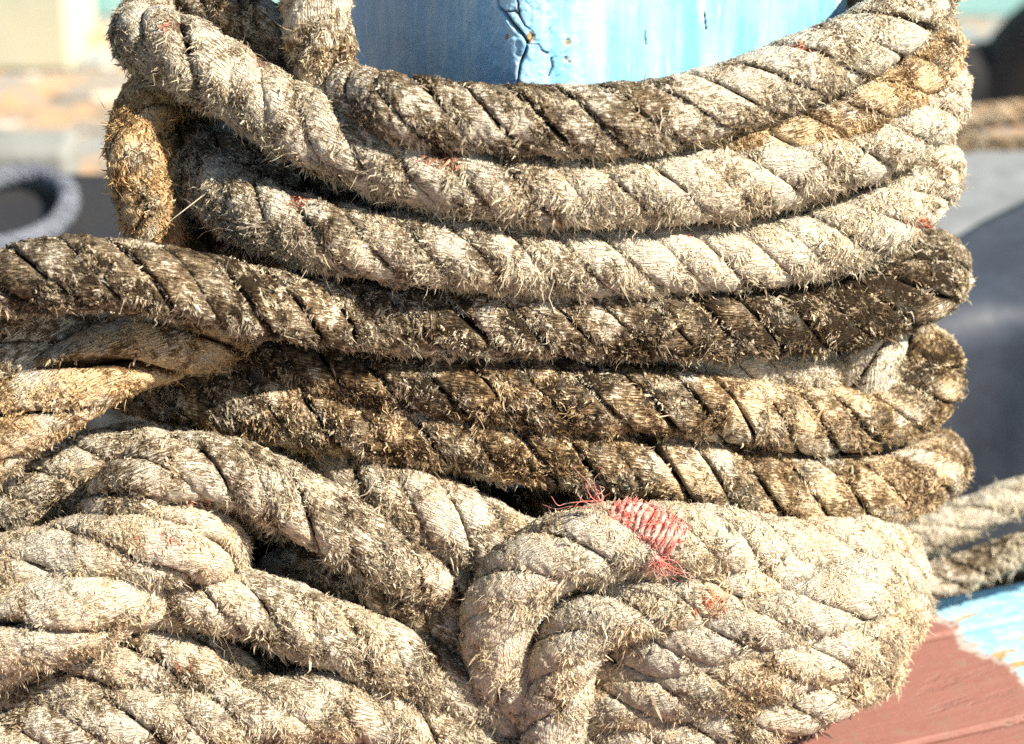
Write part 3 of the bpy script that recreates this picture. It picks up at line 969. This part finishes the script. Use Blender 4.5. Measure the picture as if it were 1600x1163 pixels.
for a in np.linspace(-2.7, 2.5, 14):
    loop.append((cx + math.cos(a) * .060, cy + math.sin(a) * .102, zt + .026))
LR = rope_material('blue_grey_rope', clean=(.27, .30, .36), mid=(.20, .225, .27), dirt=(.06, .06, .07), warm=(.4, .38, .36))
rope('coiled_line', 'blue grey rope loop lying on the dark hatch at left', loop, rad=28, seed=40, fuzz=.0, step=5, ring=16, dirt=.05, warm=0, mat=LR, raw3d=True, jit=1)
_lr = [o_ for o_ in bpy.data.objects if o_.name.startswith('coiled_line')][0]
tc = np.array([(cx + math.cos(a) * .060, cy + math.sin(a) * .102, zt + .026) for a in np.linspace(-1.72, -1.50, 8)])
tV, tF = tube(tc, .0155, 16)
link('tape', build_mesh('tape', tV - np.array(_lr.location), tF.ravel(), np.arange(len(tF)) * 4, {}, paint_mat('white_tape', (.75, .72, .66), (.6, .58, .52), None, 60, .6, .4)), _lr)['label'] = 'white tape round the loop'
# cream bundle seen through the gap at left
tanr = rope_material('pale_tan_rope', clean=(.66, .56, .42), mid=(.5, .38, .25), dirt=(.3, .2, .12))  # the rope's own pale tan
rope('deck_line', 'blurred tan rope lying on the deck seen through the gap at left', [tuple(at_y(-40, 770, 1.86)), tuple(at_y(60, 715, 1.9)), tuple(at_y(140, 668, 1.95)), tuple(at_y(230, 640, 2.0)), tuple(at_y(330, 640, 2.05))],
     rad=72, seed=41, fuzz=.0, step=6, ring=18, dirt=.02, warm=.4, raw3d=True, mat=tanr)

# right side: hatch with a sheet standing in for shade, rope, debris, fender
plate = paint_mat('pale_grey_plate', (.25, .27, .28), (.15, .16, .17), (.22, .12, .07), 9, .6, .7)
zt = at_y(1550, 500, 2.1)[2]
x0 = at_y(1390, 500, 2.1)[0]
yb = at_z(1550, 262, zt)[1]
box_thing('hatch_coaming', 'pale grey topped hatch at right behind the rope turns', 'hatch', x0, 1.6, 2.1, yb, DECK_Z, zt, dark, (.012, .016, plate))  # dark body colour stands in for the hatch's shaded front
navy = paint_mat('navy_shade', (.045, .058, .080), (.025, .03, .042), None, 8, .6, .6)
pa = [at_z(1380, 440, zt), at_z(1500, 408, zt), at_z(1600, 345, zt), at_z(1900, 285, zt)]  # sheet's slanting edge stands in for a shadow cast across the hatch
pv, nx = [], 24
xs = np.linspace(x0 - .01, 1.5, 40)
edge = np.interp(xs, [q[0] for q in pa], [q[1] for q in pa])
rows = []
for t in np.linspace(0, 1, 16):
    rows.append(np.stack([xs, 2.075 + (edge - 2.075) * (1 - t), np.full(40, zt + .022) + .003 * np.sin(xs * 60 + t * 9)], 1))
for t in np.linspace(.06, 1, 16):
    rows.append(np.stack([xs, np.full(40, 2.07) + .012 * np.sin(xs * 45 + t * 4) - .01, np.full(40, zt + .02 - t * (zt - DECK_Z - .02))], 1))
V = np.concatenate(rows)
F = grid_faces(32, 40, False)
me = build_mesh('shade_sheet', V - np.array([.5, 2.07, zt]), F.ravel(), np.arange(len(F)) * 4, {}, navy)
tp = link('shade_sheet', me, loc=(.5, 2.07, zt))
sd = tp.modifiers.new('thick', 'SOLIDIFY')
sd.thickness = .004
tag(tp, 'added dark navy sheet standing in for shade on the pale hatch at right', 'shade_sheet')
# brown netting heap on the back edge
rope('net_bundle', 'brown bundled net lying along the back edge of the pale hatch', [tuple(at_y(1420, 240, yb + .02)), tuple(at_y(1500, 238, yb + .02)), tuple(at_y(1580, 245, yb + .03)), tuple(at_y(1700, 240, yb + .04))],
     rad=52, seed=42, fuzz=1.0, step=5, ring=18, dirt=.5, warm=.6, raw3d=True, cat='net', long_f=1.6)
rope('deck_line', 'tan rope stretched level behind the pale hatch at right', [tuple(at_y(1380, 205, yb + .25)), tuple(at_y(1500, 188, yb + .25)), tuple(at_y(1600, 178, yb + .25)), tuple(at_y(1800, 165, yb + .25))],
     rad=38, seed=43, fuzz=.0, step=5, ring=18, dirt=.1, warm=.5, raw3d=True, mat=tanr)
# dark fenders
def tyre(px, pv_, y, rad, tub, tilt, label):
    c = at_y(px, pv_, y)
    V, F = [], []
    P = [(math.cos(a) * rad, 0, math.sin(a) * rad) for a in np.linspace(0, 2 * math.pi, 48, endpoint=False)]
    vs_, n, m = [], 48, 14
    for i, a in enumerate(np.linspace(0, 2 * math.pi, n, endpoint=False)):
        for j, b_ in enumerate(np.linspace(0, 2 * math.pi, m, endpoint=False)):
            rr = rad + math.cos(b_) * tub * (1.0 if abs(math.cos(b_)) < .8 else .92)
            vs_.append((math.cos(a) * rr, math.sin(b_) * tub * .8, math.sin(a) * rr))
    for i in range(n):
        for j in range(m):
            F.append((i * m + j, ((i + 1) % n) * m + j, ((i + 1) % n) * m + (j + 1) % m, i * m + (j + 1) % m))
    me = bpy.data.meshes.new('tyre_fender')
    me.from_pydata(vs_, [], F)
    me.materials.append(dark)
    o = link('tyre_fender', me, loc=Vector(c))
    o.rotation_euler = (R(12), 0, R(tilt))
    tag(o, label, 'fender', 'black tyres by the bulwark')


tyre(1535, 205, 3.5, .095, .055, 10, 'black tyre fender leaning by the bulwark behind the topmost turn at right')
tyre(1720, 150, 3.45, .12, .065, -14, 'black tyre fender at the right edge beside the other tyre')

rope('deck_line', 'grey brown rope lying along the front edge of the navy shade sheet at right',
     [tuple(at_y(1400, 545, 2.09)), tuple(at_y(1480, 505, 2.10)), tuple(at_y(1560, 512, 2.12)), tuple(at_y(1640, 498, 2.13)), tuple(at_y(1800, 490, 2.15))],
     rad=40, seed=51, fuzz=.8, step=5, ring=18, dirt=.55, warm=.3, raw3d=True)
